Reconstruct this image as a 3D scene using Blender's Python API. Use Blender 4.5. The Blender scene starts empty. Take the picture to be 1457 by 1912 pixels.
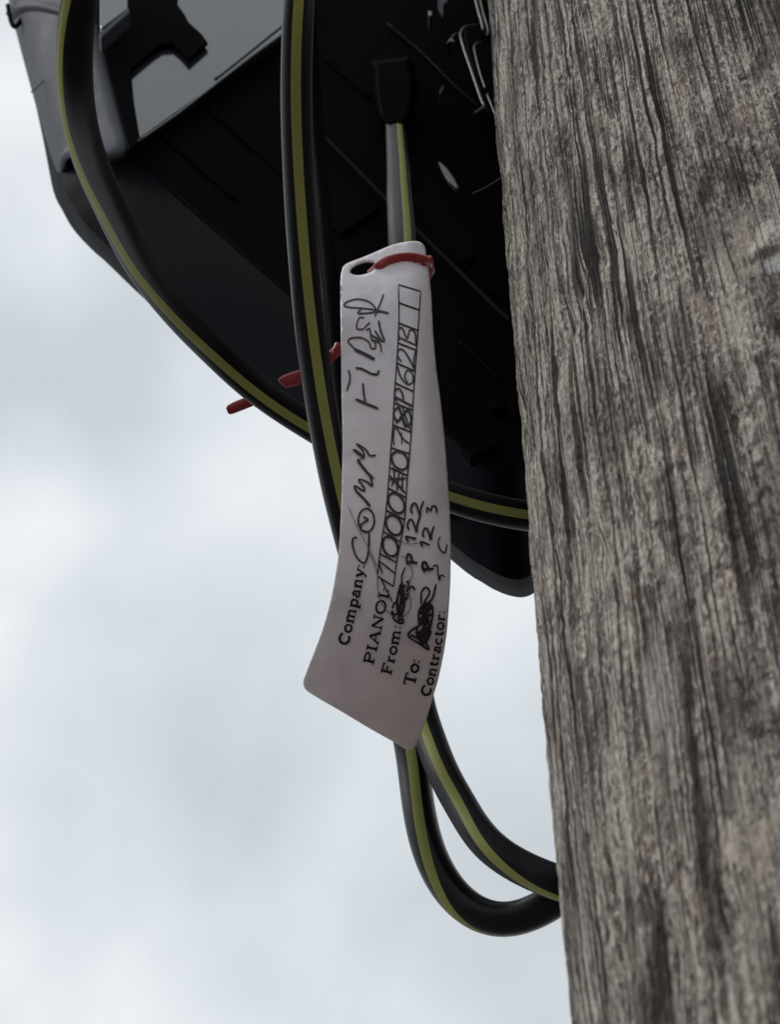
import bpy, bmesh, math, random
import numpy as np
from mathutils import Vector, noise
from mathutils.geometry import delaunay_2d_cdt

random.seed(7)
SC = bpy.context.scene
COL = SC.collection

# ------------------------------------------------------------------ camera
PITCH = math.radians(61.5)
FPX = 6000.0                      # focal length in photo pixels (photo is 1457 x 1912)
CAM = Vector((0, 0, 1.6))
FW = Vector((0, math.cos(PITCH), math.sin(PITCH)))
RT = Vector((1, 0, 0))
UP = Vector((0, -math.sin(PITCH), math.cos(PITCH)))
cd = bpy.data.cameras.new("camera")
cam = bpy.data.objects.new("camera", cd)
COL.objects.link(cam)
cam.location = CAM
cam.rotation_euler = (PITCH + math.pi / 2, 0, 0)
cd.sensor_fit = 'VERTICAL'
cd.sensor_height = 24
cd.lens = 24 * FPX / 1912
cd.clip_start = 0.01
cd.clip_end = 3000
cd.dof.use_dof = True
cd.dof.focus_distance = 1.37
cd.dof.aperture_fstop = 22
SC.camera = cam

# ------------------------------------------------------------------ world / sky
SUN_EL, SUN_AZ = math.radians(50), math.radians(-105)   # azimuth measured from +Y towards +X
world = bpy.data.worlds.new("World")
SC.world = world
world.use_nodes = True
wn, wl = world.node_tree.nodes, world.node_tree.links
wn.clear()
wo = wn.new('ShaderNodeOutputWorld')
bg = wn.new('ShaderNodeBackground')
bg.inputs['Strength'].default_value = 0.1
sky = wn.new('ShaderNodeTexSky')
sky.sky_type = 'NISHITA'
sky.sun_disc = False
sky.sun_elevation = SUN_EL
sky.sun_rotation = SUN_AZ
tc = wn.new('ShaderNodeTexCoord')
mp = wn.new('ShaderNodeMapping')
mp.inputs['Location'].default_value = (-3.791, -1.673, 2.215)
n1 = wn.new('ShaderNodeTexNoise')
n1.inputs['Scale'].default_value = 9.5
n1.inputs['Detail'].default_value = 4.0
n1.inputs['Roughness'].default_value = 0.42
n1.inputs['Distortion'].default_value = 0.25
cr = wn.new('ShaderNodeValToRGB')
e = cr.color_ramp.elements
e[0].position = 0.33; e[0].color = (6.1, 6.55, 6.95, 1)
e[1].position = 0.68; e[1].color = (9.2, 9.5, 9.8, 1)
m_ = cr.color_ramp.elements.new(0.50); m_.color = (7.5, 8.0, 8.4, 1)
mix = wn.new('ShaderNodeMixRGB')
mix.inputs['Fac'].default_value = 0.96
wl.new(tc.outputs['Generated'], mp.inputs['Vector'])
wl.new(mp.outputs['Vector'], n1.inputs['Vector'])
wl.new(n1.outputs['Fac'], cr.inputs['Fac'])
wl.new(sky.outputs['Color'], mix.inputs['Color1'])
wl.new(cr.outputs['Color'], mix.inputs['Color2'])
wl.new(mix.outputs['Color'], bg.inputs['Color'])
wl.new(bg.outputs['Background'], wo.inputs['Surface'])

# ------------------------------------------------------------------ sun (overcast, very soft)
sd = bpy.data.lights.new("sun", 'SUN')
sd.energy = 1.35
sd.angle = math.radians(25)
sd.color = (1.0, 0.97, 0.92)
sun = bpy.data.objects.new("sun", sd)
COL.objects.link(sun)
sdir = Vector((math.sin(SUN_AZ) * math.cos(SUN_EL), math.cos(SUN_AZ) * math.cos(SUN_EL), math.sin(SUN_EL)))
sun.rotation_euler = sdir.to_track_quat('Z', 'Y').to_euler()
sun.location = (-3, 2, 6)

SC.view_settings.view_transform = 'Standard'
SC.view_settings.look = 'None'
SC.view_settings.exposure = 0.0
SC.view_settings.gamma = 1.0
SC.render.engine = 'CYCLES'
SC.cycles.use_denoising = True
SC.cycles.max_bounces = 8


# ------------------------------------------------------------------ helpers
def ray(px, py):
    return FW + RT * ((px - 728.5) / FPX) + UP * ((956 - py) / FPX)


def W(px, py, d):                  # point seen at photo pixel px,py at depth d along the view axis
    return CAM + ray(px, py) * d


def WY(px, py, Y):                 # point seen at px,py standing in the vertical plane y = Y
    r = ray(px, py)
    return CAM + r * (Y / r.y)


def tag(o, label=None, cat=None, group=None, kind=None):
    if label: o['label'] = label
    if cat: o['category'] = cat
    if group: o['group'] = group
    if kind: o['kind'] = kind
    return o


def empty(name, loc):
    o = bpy.data.objects.new(name, None)
    o.empty_display_size = 0.05
    COL.objects.link(o)
    o.location = loc
    return o


def mesh(name, verts, faces, mats, parent=None, smooth=True, fmat=None):
    """verts in world coordinates"""
    me = bpy.data.meshes.new(name)
    base = parent.matrix_basis.translation.copy() if parent is not None else Vector((0, 0, 0))
    if parent is not None and parent.parent is not None:
        base = base + parent.parent.matrix_basis.translation
    me.from_pydata([tuple(Vector(v) - base) for v in verts], [], faces)
    if not isinstance(mats, (list, tuple)): mats = [mats]
    for m in mats: me.materials.append(m)
    if fmat is not None:
        me.polygons.foreach_set('material_index', fmat)
    if smooth:
        me.polygons.foreach_set('use_smooth', [True] * len(me.polygons))
    me.update()
    o = bpy.data.objects.new(name, me)
    COL.objects.link(o)
    if parent is not None: o.parent = parent
    return o


def catmull(pts, n=10):
    """pts: list of equal-length tuples; returns dense list"""
    P = [np.array(p, float) for p in pts]
    P = [2 * P[0] - P[1]] + P + [2 * P[-1] - P[-2]]
    out = []
    for i in range(1, len(P) - 2):
        p0, p1, p2, p3 = P[i - 1], P[i], P[i + 1], P[i + 2]
        for k in range(n):
            t = k / n
            out.append(0.5 * ((2 * p1) + (-p0 + p2) * t + (2 * p0 - 5 * p1 + 4 * p2 - p3) * t * t + (-p0 + 3 * p1 - 3 * p2 + p3) * t ** 3))
    out.append(P[-2])
    return out


# ------------------------------------------------------------------ materials
def new_mat(name):
    m = bpy.data.materials.new(name)
    m.use_nodes = True
    return m, m.node_tree.nodes, m.node_tree.links, m.node_tree.nodes['Principled BSDF']


def plastic(name, col, rough, spec=0.5, bump=0.0, bscale=900, var=0.0, coat=0.0):
    m, n, l, b = new_mat(name)
    b.inputs['Base Color'].default_value = (*col, 1)
    b.inputs['Roughness'].default_value = rough
    b.inputs['Specular IOR Level'].default_value = spec
    b.inputs['Coat Weight'].default_value = coat
    t = n.new('ShaderNodeTexCoord')
    if bump > 0:
        no = n.new('ShaderNodeTexNoise'); no.inputs['Scale'].default_value = bscale; no.inputs['Detail'].default_value = 3
        bp = n.new('ShaderNodeBump'); bp.inputs['Strength'].default_value = bump; bp.inputs['Distance'].default_value = 0.0005
        l.new(t.outputs['Object'], no.inputs['Vector']); l.new(no.outputs['Fac'], bp.inputs['Height'])
        l.new(bp.outputs['Normal'], b.inputs['Normal'])
    if var > 0:                      # dust and scuffs
        no = n.new('ShaderNodeTexNoise'); no.inputs['Scale'].default_value = 38; no.inputs['Detail'].default_value = 8
        no.inputs['Roughness'].default_value = 0.65
        r = n.new('ShaderNodeMapRange'); r.inputs['From Min'].default_value = 0.42; r.inputs['From Max'].default_value = 0.75
        mx = n.new('ShaderNodeMixRGB'); mx.inputs['Color1'].default_value = (*col, 1)
        mx.inputs['Color2'].default_value = tuple(c * (1 - var) + 0.16 * var for c in col) + (1,)
        l.new(t.outputs['Object'], no.inputs['Vector']); l.new(no.outputs['Fac'], r.inputs['Value'])
        l.new(r.outputs['Result'], mx.inputs['Fac']); l.new(mx.outputs['Color'], b.inputs['Base Color'])
        r2 = n.new('ShaderNodeMapRange'); r2.inputs['To Min'].default_value = rough * 0.85; r2.inputs['To Max'].default_value = min(1, rough * 1.3)
        l.new(no.outputs['Fac'], r2.inputs['Value']); l.new(r2.outputs['Result'], b.inputs['Roughness'])
    return m


M_BLACK = plastic('matte_black_plastic', (0.0040, 0.0045, 0.0062), 0.55, 0.009, 0.35, 700, 0.006)
M_BLACK2 = plastic('dark_black_plastic', (0.0022, 0.0022, 0.0027), 0.6, 0.004, 0.2, 700, 0.005)
M_GLOSS = plastic('glossy_black_plastic', (0.010, 0.011, 0.013), 0.13, 0.6, 0.04, 120, 0.02)
M_GREY = plastic('grey_plastic', (0.055, 0.062, 0.078), 0.6, 0.12, 0.1, 500, 0.06)
M_PANEL = plastic('glossy_window', (0.020, 0.023, 0.028), 0.12, 1.0, 0.9, 16, 0.02)
M_EDGE_HILITE = plastic('edge_and_highlight_grey', (0.035, 0.04, 0.045), 0.3, 0.6, 0.1, 500, 0.03)  # grey for clips and seams, and for rods standing in for highlights
M_CABLE = plastic('black_cable_sheath', (0.0045, 0.005, 0.007), 0.30, 0.24, 0.22, 1400, 0.02)
M_MATTE = plastic('satin_cable_sheath', (0.0065, 0.0065, 0.009), 0.42, 0.10, 0.22, 1400, 0.02)
M_STRIPE = plastic('yellow_green_stripe', (0.275, 0.295, 0.085), 0.55, 0.15, 0.3, 1200, 0.12)
M_RED = plastic('red_nylon', (0.33, 0.028, 0.028), 0.38, 0.45, 0.3, 900, 0.05)
M_INK = plastic('black_ink', (0.010, 0.006, 0.010), 0.55, 0.2)
M_PEN = plastic('black_marker', (0.020, 0.009, 0.018), 0.45, 0.3)
M_PENTHIN = plastic('faint_pen', (0.16, 0.14, 0.16), 0.6, 0.2)

# tag film: white synthetic paper, a little light comes through
M_TAG, n, l, b = new_mat('white_tag_film')
b.inputs['Base Color'].default_value = (0.70, 0.68, 0.72, 1)
b.inputs['Roughness'].default_value = 0.42
b.inputs['Specular IOR Level'].default_value = 0.45
tr = n.new('ShaderNodeBsdfTranslucent'); tr.inputs['Color'].default_value = (0.62, 0.50, 0.52, 1)
mx = n.new('ShaderNodeMixShader'); mx.inputs['Fac'].default_value = 0.10
no = n.new('ShaderNodeTexNoise'); no.inputs['Scale'].default_value = 60; no.inputs['Detail'].default_value = 6
crr = n.new('ShaderNodeValToRGB')
crr.color_ramp.elements[0].position = 0.3; crr.color_ramp.elements[0].color = (0.74, 0.69, 0.735, 1)
crr.color_ramp.elements[1].position = 0.7; crr.color_ramp.elements[1].color = (0.86, 0.82, 0.87, 1)
t = n.new('ShaderNodeTexCoord')
l.new(t.outputs['Object'], no.inputs['Vector']); l.new(no.outputs['Fac'], crr.inputs['Fac']); dn = n.new('ShaderNodeTexNoise'); dn.inputs['Scale'].default_value = 32; dn.inputs['Detail'].default_value = 10; dn.inputs['Roughness'].default_value = 0.7
dn.inputs['Distortion'].default_value = 0.6
dr = n.new('ShaderNodeMapRange'); dr.inputs['From Min'].default_value = 0.52; dr.inputs['From Max'].default_value = 0.78; dr.inputs['To Max'].default_value = 0.5
dm = n.new('ShaderNodeMixRGB'); dm.inputs['Color2'].default_value = (0.33, 0.31, 0.34, 1)
l.new(t.outputs['Object'], dn.inputs['Vector']); l.new(dn.outputs['Fac'], dr.inputs['Value']); l.new(dr.outputs['Result'], dm.inputs['Fac'])
l.new(crr.outputs['Color'], dm.inputs['Color1']); l.new(dm.outputs['Color'], b.inputs['Base Color'])
wv = n.new('ShaderNodeTexNoise'); wv.inputs['Scale'].default_value = 22; wv.inputs['Detail'].default_value = 2
wb = n.new('ShaderNodeBump'); wb.inputs['Strength'].default_value = 0.35; wb.inputs['Distance'].default_value = 0.006
l.new(t.outputs['Object'], wv.inputs['Vector']); l.new(wv.outputs['Fac'], wb.inputs['Height']); l.new(wb.outputs['Normal'], b.inputs['Normal'])
out = n['Material Output']
l.new(b.outputs['BSDF'], mx.inputs[1]); l.new(tr.outputs['BSDF'], mx.inputs[2]); l.new(mx.outputs['Shader'], out.inputs['Surface'])

# weathered pole wood (UV in metres: u round the pole, v up it)
M_WOOD, n, l, b = new_mat('weathered_pole_wood')
b.inputs['Roughness'].default_value = 0.9
b.inputs['Specular IOR Level'].default_value = 0.15
uv = n.new('ShaderNodeUVMap'); uv.uv_map = 'UVMap'


def mnode(op, a=None, b_=None, c=None):
    x = n.new('ShaderNodeMath'); x.operation = op
    for i, v in enumerate((a, b_, c)):
        if v is None: continue
        if isinstance(v, (int, float)): x.inputs[i].default_value = v
        else: l.new(v, x.inputs[i])
    return x.outputs[0]


def wnoise(su, sv, detail=3, rough=0.5, dist=0.0, off=0.0, src=None):
    mpn = n.new('ShaderNodeMapping')
    mpn.inputs['Scale'].default_value = (su, sv, 1)
    mpn.inputs['Location'].default_value = (off, off * 1.7, off * 0.3)
    l.new(src or WARP, mpn.inputs['Vector'])
    t_ = n.new('ShaderNodeTexNoise'); t_.inputs['Scale'].default_value = 1.0
    t_.inputs['Detail'].default_value = detail; t_.inputs['Roughness'].default_value = rough
    t_.inputs['Distortion'].default_value = dist
    l.new(mpn.outputs['Vector'], t_.inputs['Vector'])
    return t_.outputs['Fac']


def ramp(v, a, b_):
    r = n.new('ShaderNodeMapRange'); r.interpolation_type = 'SMOOTHSTEP'
    r.inputs['From Min'].default_value = a; r.inputs['From Max'].default_value = b_
    l.new(v, r.inputs['Value'])
    return r.outputs['Result']


def mixc(f, c1, c2, mode='MIX'):
    x = n.new('ShaderNodeMixRGB'); x.blend_type = mode
    for i, v in ((0, f), (1, c1), (2, c2)):
        if isinstance(v, (int, float)): x.inputs[i].default_value = v
        elif isinstance(v, tuple): x.inputs[i].default_value = (*v, 1)
        else: l.new(v, x.inputs[i])
    return x.outputs[0]


WARP = uv.outputs['UV']
wob = wnoise(9, 2.2, 2, 0.5)                               # the grain wanders
sx = n.new('ShaderNodeCombineXYZ')
l.new(mnode('MULTIPLY', mnode('SUBTRACT', wob, 0.5), 0.007), sx.inputs[0])
va = n.new('ShaderNodeVectorMath'); va.operation = 'ADD'
l.new(uv.outputs['UV'], va.inputs[0]); l.new(sx.outputs[0], va.inputs[1])
WARP = va.outputs[0]
band = wnoise(310, 2.0, 3, 0.6, 0.0, 3)                   # growth bands
fibre = wnoise(950, 14, 4, 0.6, 0.0, 9)                   # fine fibres
crk = wnoise(105, 0.8, 3, 0.5, 0.0, 21)
crk2 = wnoise(260, 2.4, 2, 0.5, 0.0, 33)
mask = wnoise(30, 5, 2, 0.5, 0.0, 41)
pits = wnoise(620, 90, 2, 0.6, 0.4, 51)
crumb = wnoise(720, 190, 3, 0.7, 0.0, 57)
blot = wnoise(44, 9, 4, 0.6, 0.3, 63)
tint = wnoise(90, 18, 3, 0.5, 0.0, 71)
knot = wnoise(16, 9, 3, 0.5, 0.4, 77)
crack = mnode('SUBTRACT', 1.0, ramp(mnode('ABSOLUTE', mnode('SUBTRACT', crk, 0.5)), 0.008, 0.030))
crack2 = mnode('SUBTRACT', 1.0, ramp(mnode('ABSOLUTE', mnode('SUBTRACT', crk2, 0.47)), 0.008, 0.040))
crack = mnode('MULTIPLY', crack, ramp(mask, 0.36, 0.52))
crack2 = mnode('MULTIPLY', crack2, ramp(wnoise(80, 14, 2, 0.5, 0, 83), 0.42, 0.56))
pit = mnode('SUBTRACT', 1.0, ramp(pits, 0.32, 0.44))
pit = mnode('MULTIPLY', pit, ramp(wnoise(60, 16, 2, 0.5, 0, 91), 0.42, 0.58))
c0 = mixc(ramp(band, 0.41, 0.60), (0.130, 0.111, 0.097), (0.475, 0.432, 0.378))
c0 = mixc(mnode('MULTIPLY', ramp(fibre, 0.38, 0.62), 0.5), c0, (0.60, 0.545, 0.47))
c0 = mixc(mnode('MULTIPLY', mnode('SUBTRACT', 1.0, ramp(fibre, 0.34, 0.48)), 0.55), c0, (0.12, 0.096, 0.082))
c0 = mixc(mnode('MULTIPLY', ramp(tint, 0.52, 0.7), 0.4), c0, (0.26, 0.165, 0.145))
c0 = mixc(mnode('MULTIPLY', ramp(crumb, 0.52, 0.64), 0.65), c0, (0.74, 0.69, 0.62))
c0 = mixc(mnode('MULTIPLY', mnode('SUBTRACT', 1.0, ramp(crumb, 0.36, 0.47)), 0.8), c0, (0.34, 0.31, 0.29), 'MULTIPLY')
c0 = mixc(mnode('MULTIPLY', ramp(blot, 0.50, 0.64), 0.75), c0, (0.36, 0.34, 0.34), 'MULTIPLY')
c0 = mixc(mnode('MULTIPLY', ramp(knot, 0.60, 0.70), 0.4), c0, (0.50, 0.43, 0.36))
mott = wnoise(150, 75, 3, 0.6, 0.5, 131)
c0 = mixc(mnode('MULTIPLY', mnode('MULTIPLY', ramp(mott, 0.53, 0.62), ramp(wnoise(22, 10, 2, 0.5, 0, 141), 0.46, 0.60)), 0.8), c0, (0.28, 0.26, 0.26), 'MULTIPLY')
c0 = mixc(mnode('MULTIPLY', pit, 0.6), c0, (0.026, 0.020, 0.019))
c0 = mixc(mnode('MULTIPLY', crack2, 0.8), c0, (0.036, 0.026, 0.024))
c0 = mixc(mnode('MULTIPLY', crack, 0.95), c0, (0.012, 0.009, 0.009))


def spot(px, py, ru, rv, col, amt, slant=0.0):
    """a knot or torn chip of the wood: a ragged ellipse at a place on the pole (u, v in metres)"""
    global c0
    ax_, ay_, R_ = 0.62 * math.sin(math.radians(18.35)), 0.62 * math.cos(math.radians(18.35)), 0.14
    r = ray(px, py); qa = r.x ** 2 + r.y ** 2; qb = -2 * (r.x * ax_ + r.y * ay_); qc = ax_ ** 2 + ay_ ** 2 - R_ ** 2
    tt = (-qb - math.sqrt(qb * qb - 4 * qa * qc)) / (2 * qa)
    p = CAM + r * tt
    u = (math.atan2(p.x - ax_, p.y - ay_) % (2 * math.pi)) * R_; v = p.z
    sp = n.new('ShaderNodeSeparateXYZ'); l.new(uv.outputs['UV'], sp.inputs[0])
    du = mnode('SUBTRACT', sp.outputs[0], u); dv = mnode('SUBTRACT', sp.outputs[1], v)
    du = mnode('ADD', du, mnode('MULTIPLY', dv, slant))
    d2 = mnode('ADD', mnode('POWER', mnode('ABSOLUTE', mnode('DIVIDE', du, ru)), 2.0), mnode('POWER', mnode('ABSOLUTE', mnode('DIVIDE', dv, rv)), 2.0))
    d2 = mnode('ADD', d2, mnode('ADD', mnode('MULTIPLY', mnode('SUBTRACT', mott, 0.5), 4.0), mnode('MULTIPLY', mnode('SUBTRACT', fibre, 0.5), 5.0)))
    f = mnode('SUBTRACT', 1.0, ramp(d2, 0.1, 1.7))
    if max(col) < 0.2: c0 = mixc(mnode('MULTIPLY', f, amt), c0, tuple(0.08 + 2.2 * c for c in col), 'MULTIPLY')
    else: c0 = mixc(mnode('MULTIPLY', f, amt), c0, col)


spot(1395, 470, 0.010, 0.022, (0.50, 0.44, 0.38), 0.6)
spot(1432, 472, 0.010, 0.005, (0.030, 0.026, 0.026), 0.9, -0.5)
spot(1432, 432, 0.0045, 0.012, (0.74, 0.70, 0.63), 0.8, 0.4)
spot(1450, 498, 0.005, 0.005, (0.6, 0.6, 0.58), 0.6)
spot(1415, 135, 0.0045, 0.013, (0.05, 0.045, 0.05), 0.75)
spot(1345, 225, 0.006, 0.020, (0.09, 0.08, 0.085), 0.7, 0.25)
spot(1270, 95, 0.006, 0.022, (0.10, 0.085, 0.085), 0.6)
spot(1325, 340, 0.0045, 0.020, (0.035, 0.03, 0.032), 0.85, 0.1)
spot(1375, 335, 0.0035, 0.022, (0.04, 0.035, 0.036), 0.8)
spot(1178, 330, 0.0035, 0.050, (0.030, 0.026, 0.027), 0.85, 0.02)
spot(1288, 1240, 0.0040, 0.040, (0.035, 0.03, 0.03), 0.85, 0.03)
spot(1240, 1290, 0.0060, 0.030, (0.52, 0.47, 0.43), 0.6)
spot(1335, 1600, 0.0035, 0.075, (0.022, 0.018, 0.018), 0.9, 0.03)
spot(1350, 770, 0.008, 0.020, (0.10, 0.09, 0.09), 0.6)
spot(1240, 1840, 0.006, 0.030, (0.03, 0.026, 0.027), 0.8)
l.new(c0, b.inputs['Base Color'])
hgt = mnode('ADD', mnode('MULTIPLY', band, 0.5), mnode('MULTIPLY', fibre, 0.25))
hgt = mnode('ADD', hgt, mnode('MULTIPLY', crumb, 0.45))
hgt = mnode('SUBTRACT', hgt, mnode('MULTIPLY', crack, 1.3))
hgt = mnode('SUBTRACT', hgt, mnode('MULTIPLY', crack2, 0.6))
hgt = mnode('SUBTRACT', hgt, mnode('MULTIPLY', pit, 0.6))
bp = n.new('ShaderNodeBump'); bp.inputs['Strength'].default_value = 1.0; bp.inputs['Distance'].default_value = 0.0045
l.new(hgt, bp.inputs['Height']); l.new(bp.outputs['Normal'], b.inputs['Normal'])

# ground: worn grass and soil
M_GROUND, n, l, b = new_mat('ground_turf')
b.inputs['Roughness'].default_value = 1.0
t = n.new('ShaderNodeTexCoord')
no = n.new('ShaderNodeTexNoise'); no.inputs['Scale'].default_value = 1.3; no.inputs['Detail'].default_value = 10
l.new(t.outputs['Object'], no.inputs['Vector'])
crr = n.new('ShaderNodeValToRGB')
crr.color_ramp.elements[0].position = 0.35; crr.color_ramp.elements[0].color = (0.125, 0.105, 0.095, 1)
crr.color_ramp.elements[1].position = 0.65; crr.color_ramp.elements[1].color = (0.20, 0.165, 0.15, 1)
l.new(no.outputs['Fac'], crr.inputs['Fac']); l.new(crr.outputs['Color'], b.inputs['Base Color'])

# ------------------------------------------------------------------ ground
S = 1500
g = mesh('ground', [(-S, -S, 0), (S, -S, 0), (S, S, 0), (-S, S, 0)], [(0, 1, 2, 3)], M_GROUND, smooth=False)
tag(g, kind='structure')

# ------------------------------------------------------------------ pole
PAX, PAY, PR = 0.62 * math.sin(math.radians(18.35)), 0.62 * math.cos(math.radians(18.35)), 0.14


def make_pole():
    zs = list(np.arange(0, 2.2, 0.1)) + list(np.arange(2.2, 3.75, 0.0035)) + list(np.arange(3.75, 7.01, 0.1))
    zs = np.array(zs); nz = len(zs)
    NT = 560
    # finer steps on the side that is seen
    th = np.linspace(0, 2 * math.pi, NT, endpoint=False)
    verts = np.zeros((nz, NT, 3))
    rs = np.zeros((nz, NT))
    # 1D fields built from tiling value noise
    rng = np.random.default_rng(3)

    def field(nu, nv):
        gu = rng.random((nv, nu))
        u = th / (2 * math.pi) * nu; v = (zs / 7.0) * (nv - 2)
        ui = np.floor(u).astype(int); vi = np.floor(v).astype(int)
        fu = u - ui; fv = v - vi
        fu = fu * fu * (3 - 2 * fu); fv = fv * fv * (3 - 2 * fv)
        a = gu[np.ix_(vi, ui % nu)]; b_ = gu[np.ix_(vi, (ui + 1) % nu)]
        c = gu[np.ix_(np.minimum(vi + 1, nv - 1), ui % nu)]; d = gu[np.ix_(np.minimum(vi + 1, nv - 1), (ui + 1) % nu)]
        return (a * (1 - fu) + b_ * fu) * (1 - fv[:, None]) + (c * (1 - fu) + d * fu) * fv[:, None] - 0.5
    rs += field(9, 12) * 0.006
    rs += field(30, 60) * 0.0022
    rs += field(110, 160) * 0.0013
    rs += field(240, 420) * 0.0011
    rs += field(280, 2800) * 0.0006
    cf = field(70, 34)
    rs -= np.clip(1 - np.abs(cf) / 0.05, 0, 1) * 0.0016     # long drying checks
    R = PR + rs - 0.002 * zs[:, None] * 0
    verts[:, :, 0] = PAX + R * np.sin(th)[None, :]
    verts[:, :, 1] = PAY + R * np.cos(th)[None, :]
    verts[:, :, 2] = zs[:, None]
    V = [tuple(v) for v in verts.reshape(-1, 3)]
    F = []
    UVs = []
    seam = 2 * math.pi * PR
    for j in range(nz - 1):
        for i in range(NT):
            i2 = (i + 1) % NT
            F.append((j * NT + i, (j + 1) * NT + i, (j + 1) * NT + i2, j * NT + i2))
    o = empty('utility_pole', (PAX, PAY, 0))
    tag(o, 'weathered grey wooden pole with deep vertical cracks filling the side of the view', 'pole')
    me_o = mesh('shaft', V, F, M_WOOD, o)
    me = me_o.data
    lay = me.uv_layers.new(name='UVMap')
    ii = np.arange(NT)
    u0 = ii / NT * seam; u1 = (ii + 1) / NT * seam
    arr = np.zeros((nz - 1, NT, 4, 2))
    arr[:, :, 0, 0] = u0; arr[:, :, 1, 0] = u0; arr[:, :, 2, 0] = u1; arr[:, :, 3, 0] = u1
    arr[:, :, 0, 1] = zs[:-1, None]; arr[:, :, 3, 1] = zs[:-1, None]
    arr[:, :, 1, 1] = zs[1:, None]; arr[:, :, 2, 1] = zs[1:, None]
    lay.data.foreach_set('uv', arr.reshape(-1))
    # top cap
    cv = [(PAX + (PR + 0.004) * math.sin(a), PAY + (PR + 0.004) * math.cos(a), 6.99) for a in np.linspace(0, 2 * math.pi, 64, endpoint=False)]
    cv2 = [(x * 0.9 + PAX * 0.1, y * 0.9 + PAY * 0.1, 7.03) for x, y, z in cv]
    fs = [(i, (i + 1) % 64, 64 + (i + 1) % 64, 64 + i) for i in range(64)] + [tuple(range(64, 128))]
    mesh('cap', cv + cv2, fs, M_BLACK, o)
    # galvanised strap that carries the closure, round the back of the pole
    return o


make_pole()


# ------------------------------------------------------------------ tubes
def tube(name, ctrl, parent, mats, stripe=True, radius=0.0068, nper=12, sides=40, flat=1.0, caps=True, stripe_half=24):
    """ctrl: (px, py, depth, stripe angle in degrees from the viewer, radius factor)"""
    cc = []
    for c in ctrl:
        p = W(c[0], c[1], c[2])
        ph = c[3] if len(c) > 3 else 0
        rf = c[4] if len(c) > 4 else 1
        cc.append((p.x, p.y, p.z, ph, rf))
    D = catmull(cc, nper)
    A_ = np.array(D)
    for _ in range(70):                       # stiff cable: no sudden bends
        A_[1:-1] = 0.25 * A_[:-2] + 0.5 * A_[1:-1] + 0.25 * A_[2:]
    D = list(A_)
    V, F, FM = [], [], []
    sh = math.radians(stripe_half)
    # ring angles: stripe spans [-sh, sh]
    if stripe:
        angs = list(np.linspace(-sh, sh, 7)) + list(np.linspace(sh, 2 * math.pi - sh, sides - 5)[1:-1])
        nst = 6
    else:
        angs = list(np.linspace(0, 2 * math.pi, sides, endpoint=False)); nst = 0
    m = len(angs)
    for k, d in enumerate(D):
        p = Vector(d[:3])
        a = Vector(D[max(k - 1, 0)][:3]); b_ = Vector(D[min(k + 1, len(D) - 1)][:3])
        T = (b_ - a).normalized()
        v = (CAM - p); v = (v - T * v.dot(T)).normalized()
        s = v.cross(T).normalized()            # points to the viewer's right for a tube running down
        ph = math.radians(d[3])
        jit = 1 + 0.012 * noise.noise(p * 45)
        p = p + Vector((noise.noise(p * 9), noise.noise(p * 9 + Vector((5, 5, 5))), 0)) * 0.0005
        for an in angs:
            q = ph + an
            V.append(p + (v * math.cos(q) * flat + s * math.sin(q)) * radius * d[4] * jit)
    for k in range(len(D) - 1):
        for i in range(m):
            i2 = (i + 1) % m
            F.append((k * m + i, k * m + i2, (k + 1) * m + i2, (k + 1) * m + i))
            FM.append(1 if (stripe and i < nst) else 0)
    if caps:
        F.append(tuple(range(m))[::-1]); FM.append(0)
        F.append(tuple(range((len(D) - 1) * m, len(D) * m))); FM.append(0)
    return mesh(name, V, F, mats, parent, fmat=FM)


CM = [M_CABLE, M_STRIPE]
# outer loop hanging from the top, sweeping down under the box to the pole
cA = tube('fibre_cable', [
    (215, -330, 1.16, 20), (168, -120, 1.16, -20), (140, 40, 1.17, -52), (138, 130, 1.18, -58), (142, 205, 1.20, -58), (162, 291, 1.24, -52), (194, 364, 1.28, -46), (221, 418, 1.31, -40), (256, 487, 1.35, -32),
    (298, 545, 1.38, -26), (340, 595, 1.40, -22), (389, 645, 1.42, -17), (433, 687, 1.43, -14), (477, 726, 1.435, -12), (540, 770, 1.435, -14), (603, 808, 1.435, -12), (720, 878, 1.43, -4), (845, 932, 1.42, 2),
    (930, 955, 1.42, 4), (1005, 968, 1.425, 6), (1080, 970, 1.45, 8), (1180, 945, 1.50, 8)], None, [M_MATTE, M_STRIPE], stripe_half=17)
tag(cA, 'black cable with yellow green stripe sweeping down under the box and away behind the pole', 'cable')
# middle cable: straight down from the top, behind the tag, then the low loop
cB = tube('fibre_cable', [
    (585, -330, 1.42, 22), (566, -120, 1.38, 6), (556, 40, 1.37, -3), (552, 200, 1.38, -2), (558, 360, 1.385, 2), (570, 520, 1.385, 5),
    (588, 680, 1.385, 8), (610, 820, 1.38, 10), (640, 960, 1.385, 12), (690, 1130, 1.385, 8), (745, 1290, 1.375, 2), (772, 1410, 1.365, 0),
    (782, 1505, 1.345, -3, 1.02), (803, 1600, 1.33, -9, 1.04), (848, 1675, 1.32, -38, 1.06), (905, 1714, 1.31, -76, 1.06), (965, 1717, 1.305, -108, 1.06), (1025, 1690, 1.30, -130, 1.06),
    (1080, 1650, 1.30, -140, 1.06), (1150, 1590, 1.32, -150, 1.06)], None, CM, stripe_half=18.5)
tag(cB, 'black striped cable crossing the middle of the box and looping lowest below the tag', 'cable')
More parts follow.
